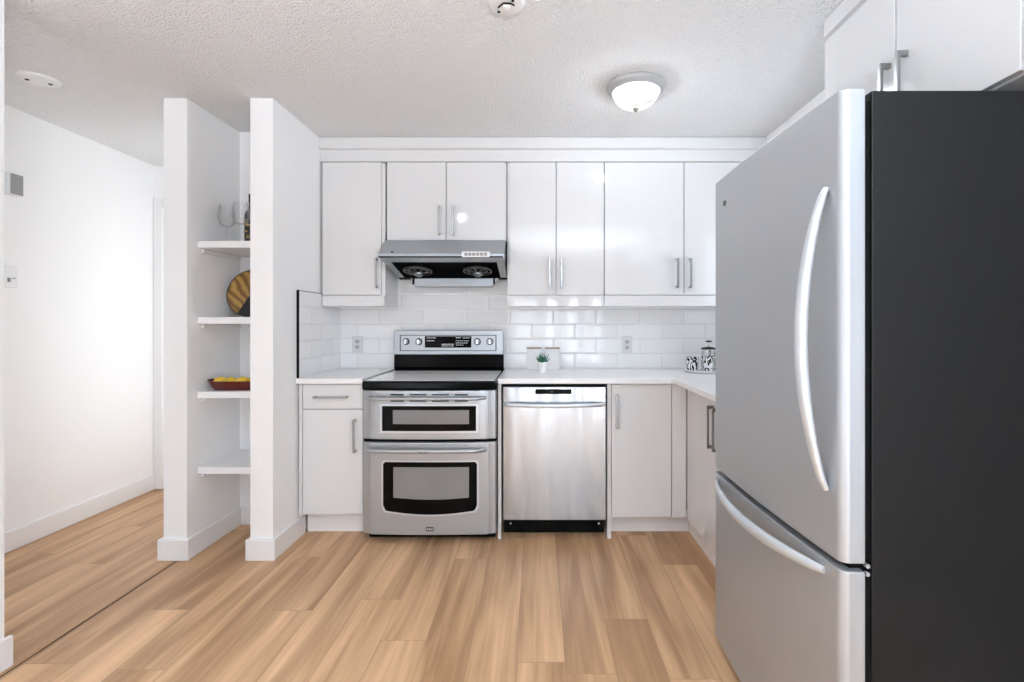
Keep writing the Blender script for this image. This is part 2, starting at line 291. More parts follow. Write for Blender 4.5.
# ------------------------------------------------------------------ mesh helpers (room coordinates)
class MB:
    def __init__(s): s.bm = bmesh.new()
    def _add(s, t, mat=None):
        if mat is not None: bmesh.ops.transform(t, matrix=mat, verts=t.verts)
        me = bpy.data.meshes.new('tmp'); t.to_mesh(me); t.free(); s.bm.from_mesh(me); bpy.data.meshes.remove(me)
        return s
    def box(s, x0, x1, y0, y1, z0, z1, bev=0.0, seg=2, mat=None):
        t = bmesh.new(); bmesh.ops.create_cube(t, size=1)
        for v in t.verts:
            v.co = Vector(((x0 + x1) / 2 + v.co.x * (x1 - x0), (y0 + y1) / 2 + v.co.y * (y1 - y0), (z0 + z1) / 2 + v.co.z * (z1 - z0)))
        if bev: bmesh.ops.bevel(t, geom=t.edges[:], offset=bev, segments=seg, profile=0.5, affect='EDGES')
        return s._add(t, mat)
    def prism(s, pts, a0, a1, axis='z', bev=0.0, seg=2, mat=None):
        """pts: 2-D outline; axis z: (x,y), axis x: (y,z), axis y: (x,z)"""
        f = {'z': lambda p, a: (p[0], p[1], a), 'x': lambda p, a: (a, p[0], p[1]), 'y': lambda p, a: (p[0], a, p[1])}[axis]
        t = bmesh.new()
        A = [t.verts.new(f(p, a0)) for p in pts]; B = [t.verts.new(f(p, a1)) for p in pts]; n = len(pts)
        t.faces.new(A); t.faces.new(B[::-1])
        for i in range(n): t.faces.new((A[i], B[i], B[(i + 1) % n], A[(i + 1) % n]))
        bmesh.ops.recalc_face_normals(t, faces=t.faces)
        if bev:
            es = [e for e in t.edges if len(e.link_faces) == 2 and (e.link_faces[0].calc_center_median() - e.link_faces[1].calc_center_median()).length > 0
                  and e.calc_face_angle(0) > 0.7]
            bmesh.ops.bevel(t, geom=es, offset=bev, segments=seg, profile=0.5, affect='EDGES')
        return s._add(t, mat)
    def lathe(s, prof, c, segs=32, axis='z', closed=False, mat=None):
        """prof: (radius, height) pairs about a line through c"""
        t = bmesh.new(); rings = []
        for r, h in prof:
            if r < 1e-6: rings.append([t.verts.new((0, 0, h))])
            else: rings.append([t.verts.new((r * math.cos(2 * PI * k / segs), r * math.sin(2 * PI * k / segs), h)) for k in range(segs)])
        pairs = list(zip(rings[:-1], rings[1:]))
        if closed: pairs.append((rings[-1], rings[0]))
        for a, b in pairs:
            for k in range(segs):
                k2 = (k + 1) % segs
                if len(a) == 1 and len(b) == 1: continue
                if len(a) == 1: t.faces.new((a[0], b[k2], b[k]))
                elif len(b) == 1: t.faces.new((a[k], a[k2], b[0]))
                else: t.faces.new((a[k], a[k2], b[k2], b[k]))
        bmesh.ops.recalc_face_normals(t, faces=t.faces)
        R = {'z': Matrix(), 'y': Matrix.Rotation(PI / 2, 4, 'X'), 'x': Matrix.Rotation(PI / 2, 4, 'Y')}[axis]
        return s._add(t, (mat or Matrix()) @ Matrix.Translation(c) @ R)
    def cyl(s, c, r, h, axis='z', segs=24, bev=0.0):
        b = min(bev, h / 2, r)
        p = [(0, 0), (r - b, 0), (r, b), (r, h - b), (r - b, h), (0, h)] if b else [(0, 0), (r, 0), (r, h), (0, h)]
        return s.lathe(p, c, segs, axis)
    def tube(s, pts, rad, segs=12, flat=None, up=None, taper=None):
        """swept bar; flat=(a,b) gives an elliptical section with half-axes a along 'up' and b across"""
        pts = [Vector(p) for p in pts]; t = bmesh.new(); rings = []
        for i, p in enumerate(pts):
            d = (pts[min(i + 1, len(pts) - 1)] - pts[max(i - 1, 0)]).normalized()
            u = Vector(up) if up else (Vector((0, 0, 1)) if abs(d.z) < 0.9 else Vector((1, 0, 0)))
            u = (u - d * u.dot(d)).normalized(); v = d.cross(u)
            ra, rb = flat if flat else ((rad[i] if isinstance(rad, list) else rad),) * 2
            if taper: ra, rb = ra * taper[i], rb * taper[i]
            rings.append([t.verts.new(p + u * ra * math.cos(2 * PI * k / segs) + v * rb * math.sin(2 * PI * k / segs)) for k in range(segs)])
        for a, b in zip(rings[:-1], rings[1:]):
            for k in range(segs): t.faces.new((a[k], a[(k + 1) % segs], b[(k + 1) % segs], b[k]))
        t.faces.new(rings[0][::-1]); t.faces.new(rings[-1])
        bmesh.ops.recalc_face_normals(t, faces=t.faces)
        return s._add(t)
    def ball(s, c, r, sc=(1, 1, 1), rot=None):
        t = bmesh.new(); bmesh.ops.create_uvsphere(t, u_segments=20, v_segments=12, radius=r)
        m = Matrix.Translation(c) @ (rot or Matrix()) @ Matrix.Diagonal((*sc, 1))
        return s._add(t, m)
    def rot(s, angle, axis, about):
        m = Matrix.Translation(about) @ Matrix.Rotation(angle, 4, axis) @ Matrix.Translation(-Vector(about))
        bmesh.ops.transform(s.bm, matrix=m, verts=s.bm.verts); return s

def world_loc(o):
    p = Vector((0, 0, 0))
    while o: p += o.location; o = o.parent
    return p
def obj(name, mb, mat, parent=None, origin=None, smooth=35, label=None):
    me = bpy.data.meshes.new(name)
    base = world_loc(parent) if parent else Vector(origin or (0, 0, 0))
    bmesh.ops.translate(mb.bm, verts=mb.bm.verts, vec=-base)
    mb.bm.to_mesh(me); mb.bm.free()
    if smooth: me.shade_auto_smooth(angle=math.radians(smooth)) if hasattr(me, 'shade_auto_smooth') else None
    for p in me.polygons: p.use_smooth = True
    if hasattr(me, 'set_sharp_from_angle'): me.set_sharp_from_angle(angle=math.radians(smooth or 30))
    me.materials.append(M[mat])
    o = bpy.data.objects.new(name, me); COL.objects.link(o)
    wn = o.modifiers.new('weighted', 'WEIGHTED_NORMAL'); wn.keep_sharp = True; wn.weight = 80
    if parent: o.parent = parent
    else: o.location = base
    if label: o['label'] = label
    return o
def thing(name, label, cat, loc, group=None):
    o = bpy.data.objects.new(name, None); COL.objects.link(o); o.location = loc; o.empty_display_size = 0.05
    o['label'] = label; o['category'] = cat
    if group: o['group'] = group
    return o
def tag(o, label, cat, group=None):
    o['label'] = label; o['category'] = cat
    if group: o['group'] = group
    return o
def struct(name, mb, mat, parent=None, **k):
    o = obj(name, mb, mat, parent, **k)
    if not parent: o['kind'] = 'structure'
    return o
def arc(cx, cy, r, a0, a1, n): return [(cx + r * math.cos(a0 + (a1 - a0) * i / n), cy + r * math.sin(a0 + (a1 - a0) * i / n)) for i in range(n + 1)]
def rrect(x0, x1, y0, y1, r, n=5):
    return arc(x1 - r, y1 - r, r, 0, PI / 2, n) + arc(x0 + r, y1 - r, r, PI / 2, PI, n) + arc(x0 + r, y0 + r, r, PI, 1.5 * PI, n) + arc(x1 - r, y0 + r, r, 1.5 * PI, 2 * PI, n)

# ------------------------------------------------------------------ room shell
YB, XR, XN, XH, YH, YK, ZC = 3.61, 1.46, -1.40, -2.90, 3.87, -3.0, 2.44   # back wall, right wall, niche side, hall wall, hall end, rear wall, ceiling
YN, YNB = 2.70, 3.18                                                       # niche front and back
struct('floor', MB().box(XH - .1, XR + .1, YK - .1, YH + .1, -0.06, 0), 'floor')
struct('ceiling', MB().box(XH - .1, XR + .1, YK - .1, YH + .1, ZC, ZC + .06), 'ceiling')
struct('wall_back', MB().box(XN, XR + .1, YB, YB + .1, 0, ZC), 'wall')
struct('wall_right', MB().box(XR, XR + .1, 1.12, YB, 0, ZC), 'wall')
mb = MB(); mb.box(XR, XR + .1, YK - .1, -2.5, 0, ZC); mb.box(XR, XR + .1, -.4, 1.12, 0, ZC); mb.box(XR, XR + .1, -2.5, -.4, 0, .25); mb.box(XR, XR + .1, -2.5, -.4, 1.74, ZC)
struct('wall_living_right', mb, 'absorber_wall')
mb = MB()
for a in (-2.5, -1.475, -.45): mb.box(XR - .012, XR + .03, a, a + .05, .25, 1.74, .004)
for a in (.25, 1.69): mb.box(XR - .012, XR + .03, -2.5, -.4, a, a + .05, .004)
struct('window_6', mb, 'base')
mb = MB()
for a in (2.10, 3.10): mb.box(XR - .02, XR - .001, a, a + .045, 1.10, 2.06, .004)
for a in (1.10, 2.015): mb.box(XR - .02, XR - .001, 2.10, 3.145, a, a + .045, .004)
struct('window_8', mb, 'base')
struct('wall_hall_left', MB().box(XH - .1, XH, YK - .1, YH + .1, 0, ZC), 'wall')
# hall end wall with a cased doorway; the door itself hides behind the niche
mb = MB(); mb.box(XH, -2.84, YH, YH + .1, 0, ZC); mb.box(-2.84, -2.04, YH, YH + .1, 2.12, ZC); mb.box(-2.04, -1.98, YH, YH + .1, 0, ZC)
struct('wall_hall_end', mb, 'wall')
struct('door_1', MB().box(-2.838, -2.042, YH + .03, YH + .07, 0.005, 2.118, .003), 'base')
mb = MB(); mb.box(-2.898, -2.832, YH - .022, YH - .001, 0, 2.19, .004); mb.box(-2.05, -1.985, YH - .022, YH - .001, 0, 2.19, .004)
mb.box(-2.83, -2.052, YH - .022, YH - .001, 2.12, 2.19, .004)
struct('trim_1', mb, 'base')
# niche: two pillars, back panel
struct('wall_niche_left', MB().box(-1.98, -1.855, YN, 3.28, 0, ZC, .004), 'wall')
mb = MB(); mb.box(-1.98, -1.855, 3.28, YH, 2.22, ZC); mb.box(-1.90, -1.855, 3.28, YH, 0, 2.22)
struct('wall_hall_fill_recess', mb, 'wall')  # no side room: recess shaped to hold the added hall fill
struct('wall_niche_right', MB().box(-1.522, XN, YN, YB + .1, 0, ZC, .004), 'wall')
struct('wall_niche_back', MB().box(-1.855, -1.522, YNB, YNB + .1, 0, ZC), 'wall')
# stub wall at the left edge of the photograph
struct('wall_stub', MB().box(-2.05, -1.93, YK, 1.85, 0, ZC, .003), 'wall')
mb = MB()
for a in (-2.72, -1.525, -.33): mb.box(-1.93, -1.905, a, a + .05, .115, 1.35, .004)
for a in (.115, 1.30): mb.box(-1.93, -1.905, -2.72, -.28, a, a + .05, .004)
struct('window_7', mb, 'base')  # made-up window frame around the added upward fill
# rear wall with a window to the living-room daylight
mb = MB(); xs = [XH, -2.84, -2.12] + [v for p in PANES for v in p] + [XR]
for k in range(0, len(xs), 2): mb.box(xs[k], xs[k + 1], YK - .1, YK, 0, ZC)
for x0, x1 in ((-2.84, -2.12),) + PANES: mb.box(x0, x1, YK - .1, YK, 0, .18); mb.box(x0, x1, YK - .1, YK, 1.72, ZC)
struct('wall_rear', mb, 'absorber_wall')
for n, (x0, x1) in enumerate(((-2.84, -2.12),) + PANES):  # the first, at the rear of the hall, is added for light
    mb = MB()
    for a in (x0, x1 - .02): mb.box(a, a + .02, YK - .02, YK + .012, .18, 1.72, .003)
    for a in (.18, 1.69): mb.box(x0, x1, YK - .02, YK + .012, a, a + .03, .003)
    struct('window_%d' % (n + 1), mb, 'base')
# baseboards
def bb(name, *boxes):
    mb = MB()
    for b in boxes: mb.box(*b, .005)
    struct('baseboard_' + name, mb, 'base')
H = .112
bb('hall_left', (XH, XH + .015, YK, YH - .024, 0, H))
bb('niche_left', (-2.0, -1.836, YN - .018, YN, 0, H), (-1.855, -1.84, YN, YNB, 0, H), (-2.0, -1.98, YN, 3.27, 0, H))
bb('niche_right', (-1.538, -1.382, YN - .018, YN, 0, H), (XN, XN + .015, YN, 3.05, 0, H), (-1.537, -1.522, YN, YNB, 0, H))
bb('niche_back', (-1.84, -1.537, YNB - .015, YNB, 0, H))
bb('stub', (-1.93, -1.912, YK, 1.865, 0, H))
bb('right', (XR - .015, XR, YK, 1.0, 0, H))
struct('trim_2', MB().box(-1.915, -1.897, YK, 2.68, 0, .0035, .001), 'floor')       # threshold seam of the hall floor
mb = MB(); mb.box(-1.897, -1.892, YK, 2.68, 0, .0012); struct('trim_3', mb, 'wood_dark')
# fascia and crown above the wall cabinets
mb = MB(); mb.box(XN, XR, 3.283, 3.60, 2.289, 2.372)
mb.prism([(3.283, 2.362), (3.262, 2.372), (3.262, 2.438), (3.60, 2.438), (3.60, 2.362)], XN, XR, 'x', .003)
struct('trim_4', mb, 'gloss')

# ------------------------------------------------------------------ niche shelves and what stands on them
for top, txt in ((1.698, 'white niche shelf with glasses and bottle, topmost in the tall niche'), (1.283, 'white niche shelf holding the round wood board'),
                 (.878, 'white niche shelf holding the red tray of lemons'), (.466, 'empty white niche shelf, lowest in the tall niche')):
    s = thing('niche_shelf', txt, 'shelf', (-1.69, 2.98, top - .038), 'shelves in the tall niche')
    obj('shelf_board', MB().box(-1.853, -1.524, 2.78, 3.178, top - .038, top, .003), 'base', s)
    obj('cleat', MB().box(-1.853, -1.838, 2.81, 3.16, top - .062, top - .039, .003), 'base', s)
    obj('cleat', MB().box(-1.539, -1.524, 2.81, 3.16, top - .062, top - .039, .003), 'base', s)
    obj('cleat', MB().box(-1.80, -1.58, 3.163, 3.178, top - .062, top - .039, .003), 'base', s)
def wine_glass(x, y, txt):
    z = 1.6985; g = thing('wine_glass', txt, 'wine glass', (x, y, z), 'stemmed glasses on the top niche shelf')
    obj('bowl', MB().lathe([(.004, .104), (.020, .108), (.038, .122), (.046, .146), (.045, .180), (.037, .232), (.0358, .232), (.0435, .180), (.0445, .147), (.037, .124), (.019, .110), (.003, .107)], (x, y, z), 28), 'glass', g)
    obj('stem', MB().lathe([(.003, .008), (.0032, .06), (.0045, .104)], (x, y, z), 12), 'glass', g)
    obj('foot', MB().lathe([(0, 0), (.036, 0), (.036, .002), (.02, .004), (.003, .008), (0, .008)], (x, y, z), 28), 'glass', g)
wine_glass(-1.797, 2.95, 'clear stemmed wine glass standing clear of the bottle, nearer the niche side')
wine_glass(-1.672, 2.875, 'clear stemmed wine glass standing right in front of the dark bottle')
b = thing('wine_bottle', 'dark wine bottle with gold speckled label on top niche shelf', 'bottle', (-1.697, 3.03, 1.6985))
obj('body', MB().lathe([(0, 0), (.036, 0), (.0385, .004), (.0385, .185), (.034, .205), (.020, .228), (.0145, .25), (.0138, .30), (.0155, .301), (.0155, .312), (0, .312)], (-1.697, 3.03, 1.6985), 28), 'bottle', b)
obj('paper_label', MB().lathe([(.0388, .05), (.0393, .05), (.0393, .165), (.0388, .165)], (-1.697, 3.03, 1.6985), 28), 'label', b)
obj('foil_capsule', MB().lathe([(.0162, .262), (.0165, .262), (.0165, .314), (0, .3145)], (-1.697, 3.03, 1.6985), 24), 'black', b)
# round board leaning on the niche back
bx, by, bz, br_ = -1.688, 2.99, 1.2835, .1445
t = thing('round_serving_board', 'round golden wood board with black wedge leaning in the niche', 'serving board', (bx, by, bz))
def disc_part(a0, a1, r, y0, y1, n=40):
    pts = [(bx + r * math.cos(a0 + (a1 - a0) * i / n), bz + br_ + r * math.sin(a0 + (a1 - a0) * i / n)) for i in range(n + 1)]
    return MB().prism(pts, y0, y1, 'y')
lean = lambda mb: mb.rot(math.radians(-12), 'X', (bx, by, bz + .003))
c0, c1 = math.radians(-119), math.radians(61)
obj('wood_face', lean(disc_part(c1, c0 + 2 * PI, br_ - .005, by - .011, by - .001)), 'board', t)
obj('slate_wedge', lean(disc_part(c0, c1, br_ - .005, by - .0112, by - .001, 24)), 'slate', t)
rim = MB().lathe([(br_ - .006, .013), (br_, .012), (br_, -.004), (0, -.004), (0, -.0005), (br_ - .006, -.0005)], (bx, by, bz + br_), 64, 'y')
obj('rim', lean(rim), 'wood_dark', t)
# red tray with lemons
tx, ty, tz = -1.69, 2.868, .8785
t = thing('serving_tray', 'dark red oblong tray on niche shelf filled with lemons', 'tray', (tx, ty, tz))
def oval(a, b, z, n=40): return [(tx + a * math.copysign(abs(math.cos(2 * PI * k / n)) ** .7, math.cos(2 * PI * k / n)), ty + b * math.copysign(abs(math.sin(2 * PI * k / n)) ** .7, math.sin(2 * PI * k / n)), z) for k in range(n)]
tb = MB(); rings = [oval(.115, .05, tz), oval(.135, .066, tz + .02), oval(.145, .074, tz + .052), oval(.141, .070, tz + .052), oval(.130, .06, tz + .022), oval(.11, .045, tz + .012)]
vr = [[tb.bm.verts.new(p) for p in r] for r in rings]
for a, b2 in zip(vr[:-1], vr[1:]):
    for k in range(40): tb.bm.faces.new((a[k], a[(k + 1) % 40], b2[(k + 1) % 40], b2[k]))
tb.bm.faces.new(vr[0][::-1]); tb.bm.faces.new(vr[-1])
obj('dish', tb, 'red', t)
hd = MB().tube([(tx - .125, ty - .03, tz + .05), (tx - .147, ty - .02, tz + .053), (tx - .150, ty, tz + .054), (tx - .147, ty + .02, tz + .053), (tx - .125, ty + .03, tz + .05)], .006, 8)
obj('end_handle', hd, 'red', t)
for i, (lx, ly, txt) in enumerate(((-.083, -.012, 'yellow lemon at the open end of the red tray'), (-.022, -.016, 'yellow lemon in red tray, second from the open end'),
                                   (.040, -.012, 'yellow lemon in red tray, third from the open end'), (.096, -.010, 'yellow lemon in red tray, tucked behind the niche pillar'))):
    p = (tx + lx, ty + ly, tz + .045)
    l = thing('lemon', txt, 'lemon', (p[0], p[1], p[2] - .026), 'lemons in the red tray')
    R = Matrix.Rotation([.3, -.5, .8, .1][i], 4, 'Z')
    mb = MB().lathe([(0, -.040), (.004, -.038), (.010, -.033), (.020, -.026), (.0262, -.010), (.0268, .002), (.024, .016), (.015, .027), (.007, .033), (.005, .037), (0, .039)], (0, 0, 0), 20, 'x')
    bmesh.ops.transform(mb.bm, matrix=Matrix.Translation(p) @ R, verts=mb.bm.verts)
    obj('fruit', mb, 'lemon', l)
    mb = MB().ball((-.0395, 0, 0), .0028)
    bmesh.ops.transform(mb.bm, matrix=Matrix.Translation(p) @ R, verts=mb.bm.verts)
    obj('stem_scar', mb, 'leaf', l)

# ------------------------------------------------------------------ cabinets
def pull_y(x, y, z0, z1, hw=.006):
    """vertical bar pull on a door whose face is the plane y"""
    mb = MB(); mb.box(x - hw, x + hw, y - .034, y - .024, z0, z1, .0015)
    for z in (z0 + .007, z1 - .007): mb.box(x - hw, x + hw, y - .026, y, z - .007, z + .007, .001)
    return mb
def pull_h(x0, x1, y, z, hw=.006):
    mb = MB(); mb.box(x0, x1, y - .034, y - .024, z - hw, z + hw, .0015)
    for x in (x0 + .007, x1 - .007): mb.box(x - .007, x + .007, y - .026, y, z - hw, z + hw, .001)
    return mb
def pull_x(x, y, z0, z1, hw=.007):
    mb = MB(); mb.box(x - .034, x - .024, y - hw, y + hw, z0, z1, .0015)
    for z in (z0 + .008, z1 - .008): mb.box(x - .026, x, y - hw, y + hw, z - .008, z + .008, .001)
    return mb
YU = 3.28                                                       # face of the wall-cabinet doors
def upper(label, x0, x1, z0, z1, doors, zd0, group='white wall cabinets on the back wall', rail=True):
    t = thing('wall_cabinet', label, 'cabinet', ((x0 + x1) / 2, YB, z0), group)
    obj('body', MB().box(x0, x1, YU + .021, 3.600, z0, z1, .001), 'carcass', t)
    if rail: obj('light_rail', MB().box(x0, x1, YU + .001, YU + .0205, z0, zd0 - .004, .0015), 'gloss', t)
    for a, b, hx, h0, h1 in doors:
        d = obj('door', MB().box(a + .0018, b - .0018, YU, YU + .0205, zd0, z1 - .002, .002), 'gloss', t)
        obj('handle', pull_y(hx, YU, h0, h1), 'nickel', d)
ZU0, ZU1 = 1.36, 2.285
upper('white gloss wall cabinet with single door, left of the hood', -1.386, -.987, ZU0, ZU1, [(-1.386, -1.006, -1.034, 1.475, 1.665)], 1.432)
upper('short white gloss wall cabinet directly above the range hood', -.972, -.204, 1.779, ZU1, [(-.970, -.590, -.632, 1.815, 2.0), (-.588, -.212, -.545, 1.815, 2.0)], 1.783, rail=False)
upper('white gloss wall cabinet with two narrow doors right of the hood', -.198, .424, ZU0, ZU1, [(-.186, .115, .074, 1.475, 1.665), (.117, .424, .150, 1.475, 1.665)], 1.432)
upper('white gloss wall cabinet with wide doors in the right corner', .426, 1.455, ZU0, ZU1, [(.426, .936, .892, 1.475, 1.665), (.938, 1.449, .975, 1.475, 1.665)], 1.432)
# cabinet over the refrigerator, facing left
t = thing('over_fridge_cabinet', 'white gloss wall cabinet above the refrigerator on right wall', 'cabinet', (1.30, 1.60, 1.833))
obj('body', MB().box(1.147, 1.456, 1.19, 2.012, 1.833, 2.372, .001), 'carcass', t)
for a, b, hy in ((1.613, 2.010, 1.637), (1.192, 1.607, 1.560)):
    d = obj('door', MB().box(1.126, 1.1465, a + .001, b - .001, 1.838, 2.352, .002), 'gloss', t)
    obj('handle', pull_x(1.126, hy, 1.905, 2.078), 'nickel', d)
obj('end_stile', MB().box(1.128, 1.1465, 1.16, 1.190, 1.833, 2.372, .002), 'gloss', t)
mb = MB().box(1.126, 1.456, 1.16, 2.012, 2.3725, 2.438, .002)
obj('crown', mb, 'gloss', t)

YF = 2.97                                                       # face of the base-cabinet doors
t = thing('base_cabinet', 'white base cabinet with drawer and door, left of the range', 'cabinet', (-1.2, 3.3, 0), 'white base cabinets')
obj('body', MB().box(-1.388, -1.012, YF + .021, 3.598, .13, .898, .001), 'carcass', t)
obj('toe_kick', MB().box(-1.384, -1.012, 3.07, 3.09, 0, .128), 'base', t)
obj('side_filler', MB().box(-1.388, -1.371, YF, YF + .0205, .13, .896, .001), 'gloss', t)
d = obj('drawer', MB().box(-1.367, -1.018, YF, YF + .0205, .753, .894, .002), 'gloss', t)
obj('handle', pull_h(-1.297, -1.102, YF, .822), 'nickel', d)
d = obj('door', MB().box(-1.367, -1.018, YF, YF + .0205, .14, .747, .002), 'gloss', t)
obj('handle', pull_y(-1.062, YF, .503, .693), 'nickel', d)

tag(obj('end_panel', MB().box(-.232, -.2125, YF - .01, 3.598, 0, .898, .001), 'gloss', origin=(-.222, 3.28, 0)),
    'narrow white end panel between the range and dishwasher', 'panel')

t = thing('base_cabinet', 'white base cabinet with single door right of the dishwasher', 'cabinet', (.64, 3.3, 0), 'white base cabinets')
obj('body', MB().box(.427, .862, YF + .021, 3.598, .13, .898, .001), 'carcass', t)
obj('toe_kick', MB().box(.427, .905, 3.07, 3.09, 0, .128), 'base', t)
obj('side_panel', MB().box(.402, .4245, YF - .006, 3.598, 0, .898, .001), 'gloss', t)
obj('corner_filler', MB().box(.779, .863, YF, YF + .0205, .12, .896, .001), 'gloss', t)
d = obj('door', MB().box(.428, .775, YF, YF + .0205, .122, .894, .002), 'gloss', t)
obj('handle', pull_y(.457, YF, .645, .838), 'nickel', d)

t = thing('base_cabinet', 'white double door base cabinet along the right wall', 'cabinet', (1.17, 2.5, 0), 'white base cabinets')
obj('body', MB().box(.887, 1.455, 2.035, YF - .002, .13, .898, .001), 'carcass', t)
obj('toe_kick', MB().box(.906, .926, 2.035, 3.068, 0, .128), 'base', t)
for a, b, hy in ((2.485, YF - .004, 2.52), (2.038, 2.481, 2.445)):
    d = obj('door', MB().box(.866, .8865, a, b, .112, .894, .002), 'gloss', t)
    obj('handle', pull_x(.866, hy, .632, .842), 'nickel', d)

tag(obj('countertop', MB().box(-1.397, -1.010, 2.942, 3.598, .90, .93, .003), 'counter', origin=(-1.2, 3.3, .9)),
    'white countertop left of the range', 'countertop')
mb = MB().prism([(-.232, 2.942), (.768, 2.942), (.785, 2.925), (.785, 2.03), (1.455, 2.03), (1.455, 3.598), (-.232, 3.598)], .90, .93, 'z', .003)
tag(obj('countertop', mb, 'counter', origin=(.5, 3.3, .9)), 'white L-shaped countertop running over the dishwasher to the right wall', 'countertop')

# tile backsplashes
tag(obj('tile_backsplash', MB().box(-1.39, XR - .002, 3.600, 3.609, .931, 1.776), 'tile_back', origin=(0, 3.605, .931)),
    'white subway tile backsplash across the back wall', 'backsplash')
t = thing('tile_backsplash', 'white subway tile side splash beside the left countertop', 'backsplash', (-1.395, 3.28, .931))
obj('tile_panel', MB().box(-1.3995, -1.390, 2.972, 3.6, .931, 1.438), 'tile_side', t)
mb = MB(); mb.box(-1.3998, -1.388, 2.962, 2.9715, .931, 1.443); mb.box(-1.3998, -1.391, 2.972, 3.6, 1.4385, 1.4415)
obj('edge_strip', mb, 'black', t, label='black metal edge strip')

# ------------------------------------------------------------------ outlets
def outlet(x, z, txt):
    t = thing('wall_outlet', txt, 'outlet', (x, 3.599, z), 'outlets on the tile backsplash')
    obj('plate', MB().prism(rrect(x - .036, x + .036, z - .058, z + .058, .006), 3.591, 3.5995, 'y', .0015), 'outlet_plate', t)
    for dz in (-.02, .02):
        s = obj('socket', MB().prism(rrect(x - .016, x + .016, z + dz - .014, z + dz + .014, .011), 3.5895, 3.5915, 'y'), 'outlet_grey', t)
        mb = MB()
        for dx in (-.006, .006): mb.box(x + dx - .0016, x + dx + .0016, 3.589, 3.590, z + dz - .003, z + dz + .006)
        mb.cyl((x, 3.590, z + dz - .008), .0028, .001, 'y', 10)
        obj('slots', mb, 'black', s)
outlet(-1.270, 1.103, 'white wall outlet on the tile left of the range')
outlet(.626, 1.100, 'white wall outlet on tile above the right countertop')

# ------------------------------------------------------------------ range hood
HX0, HX1 = -.972, -.208
t = thing('range_hood', 'stainless steel range hood mounted under the short cabinet', 'range hood', (-.59, 3.6, 1.55))
prof = [(3.245, 1.777), (3.10, 1.672), (3.10, 1.650), (3.44, 1.622), (3.50, 1.60), (3.592, 1.552), (3.592, 1.777)]
for x in (HX0, HX1 - .004): obj('side_panel', MB().prism(prof, x, x + .004, 'x'), 'steel_hood', t)
mb = MB()                                             # bent front sheet: slope, lip and return
sheet = [(3.245, 1.777), (3.10, 1.672), (3.10, 1.650), (3.106, 1.650), (3.106, 1.669), (3.247, 1.772)]
mb.prism(sheet, HX0 + .004, HX1 - .004, 'x'); mb.box(HX0 + .004, HX1 - .004, 3.245, 3.592, 1.772, 1.777)
obj('front_cover', mb, 'steel_hood', t)
obj('front_edge_strip', MB().box(HX0 + .006, HX1 - .006, 3.097, 3.0995, 1.648, 1.656), 'black', t)
mb = MB(); zf = lambda y: 1.652 - (y - 3.106) * .21
for x0, x1, y0, y1 in ((HX0 + .004, HX1 - .004, 3.106, 3.20), (HX0 + .004, HX0 + .05, 3.20, 3.52), (HX1 - .05, HX1 - .004, 3.20, 3.52)):
    mb.prism([(y0, zf(y0)), (y1, zf(y1)), (y1, zf(y1) + .003), (y0, zf(y0) + .003)], x0, x1, 'x')
obj('underside', mb, 'steel_hood', t)
mb = MB(); mb.prism([(3.20, zf(3.20) + .035), (3.20, zf(3.2) + .038), (3.59, zf(3.59) + .038), (3.59, zf(3.59) + .035)], HX0 + .02, HX1 - .02, 'x')
mb.prism([(3.20, zf(3.20)), (3.203, zf(3.2)), (3.203, zf(3.20) + .036), (3.20, zf(3.20) + .036)], HX0 + .02, HX1 - .02, 'x')
mb.prism([(3.52, zf(3.52)), (3.59, 1.556), (3.59, zf(3.59) + .036), (3.52, zf(3.52) + .036)], HX0 + .006, HX1 - .006, 'x')
obj('recess_panel', mb, 'black_dull', t)
for fx in (-.795, -.400):
    fy = 3.38; fz = zf(fy)
    mb = MB()
    for r in (.088, .060): mb.lathe([(r, -.004), (r + .007, -.004), (r + .007, .004), (r, .004)], (fx, fy, fz), 36, 'z', True)
    for k in range(6):
        a = k * PI / 3 + .3
        mb.tube([(fx + .018 * math.cos(a), fy + .018 * math.sin(a), fz - .006), (fx + .09 * math.cos(a), fy + .09 * math.sin(a), fz)], .004, 6)
    mb.rot(math.radians(-11.9), 'X', (fx, fy, fz))
    f = obj('fan_grille', mb, 'fan_metal', t)
    mb = MB().lathe([(0, -.016), (.02, -.014), (.03, -.006), (.032, .004), (0, .004)], (fx, fy + .03, fz - .012), 24); mb.rot(math.radians(-11.9), 'X', (fx, fy, fz))
    obj('hub_cap', mb, 'nickel', f)
    obj('fan_drum', MB().lathe([(.09, .0), (.095, .0), (.095, .03), (.09, .03)], (fx, fy, fz), 32, 'z', True).rot(math.radians(-11.9), 'X', (fx, fy, fz)), 'black', f)
c = obj('control_panel', MB().prism(rrect(-.462, -.292, 1.650, 1.684, .006), 3.090, 3.099, 'y', .002), 'white_plastic', t)
mb = MB()
for k in range(6): mb.box(-.445 + k * .0235, -.445 + k * .0235 + .019, 3.0885, 3.0905, 1.658, 1.676, .0008)
obj('buttons', mb, 'grey_plastic', c)
obj('indicator', MB().cyl((-.888, 3.118, 1.679), .007, .010, 'y', 14), 'black', t)
mb = MB(); zt0, zt1 = 1.500, 1.556
q = [(-.868, zt1), (-.832, zt0), (-.318, zt0), (-.268, zt1)]
mb.prism(q, 3.47, 3.58, 'y', .003)
g = obj('grease_tray', mb, 'steel_hood', t)
for x in (-.845, -.298): obj('clip', MB().box(x - .006, x + .006, 3.462, 3.475, 1.512, 1.556), 'black', g)

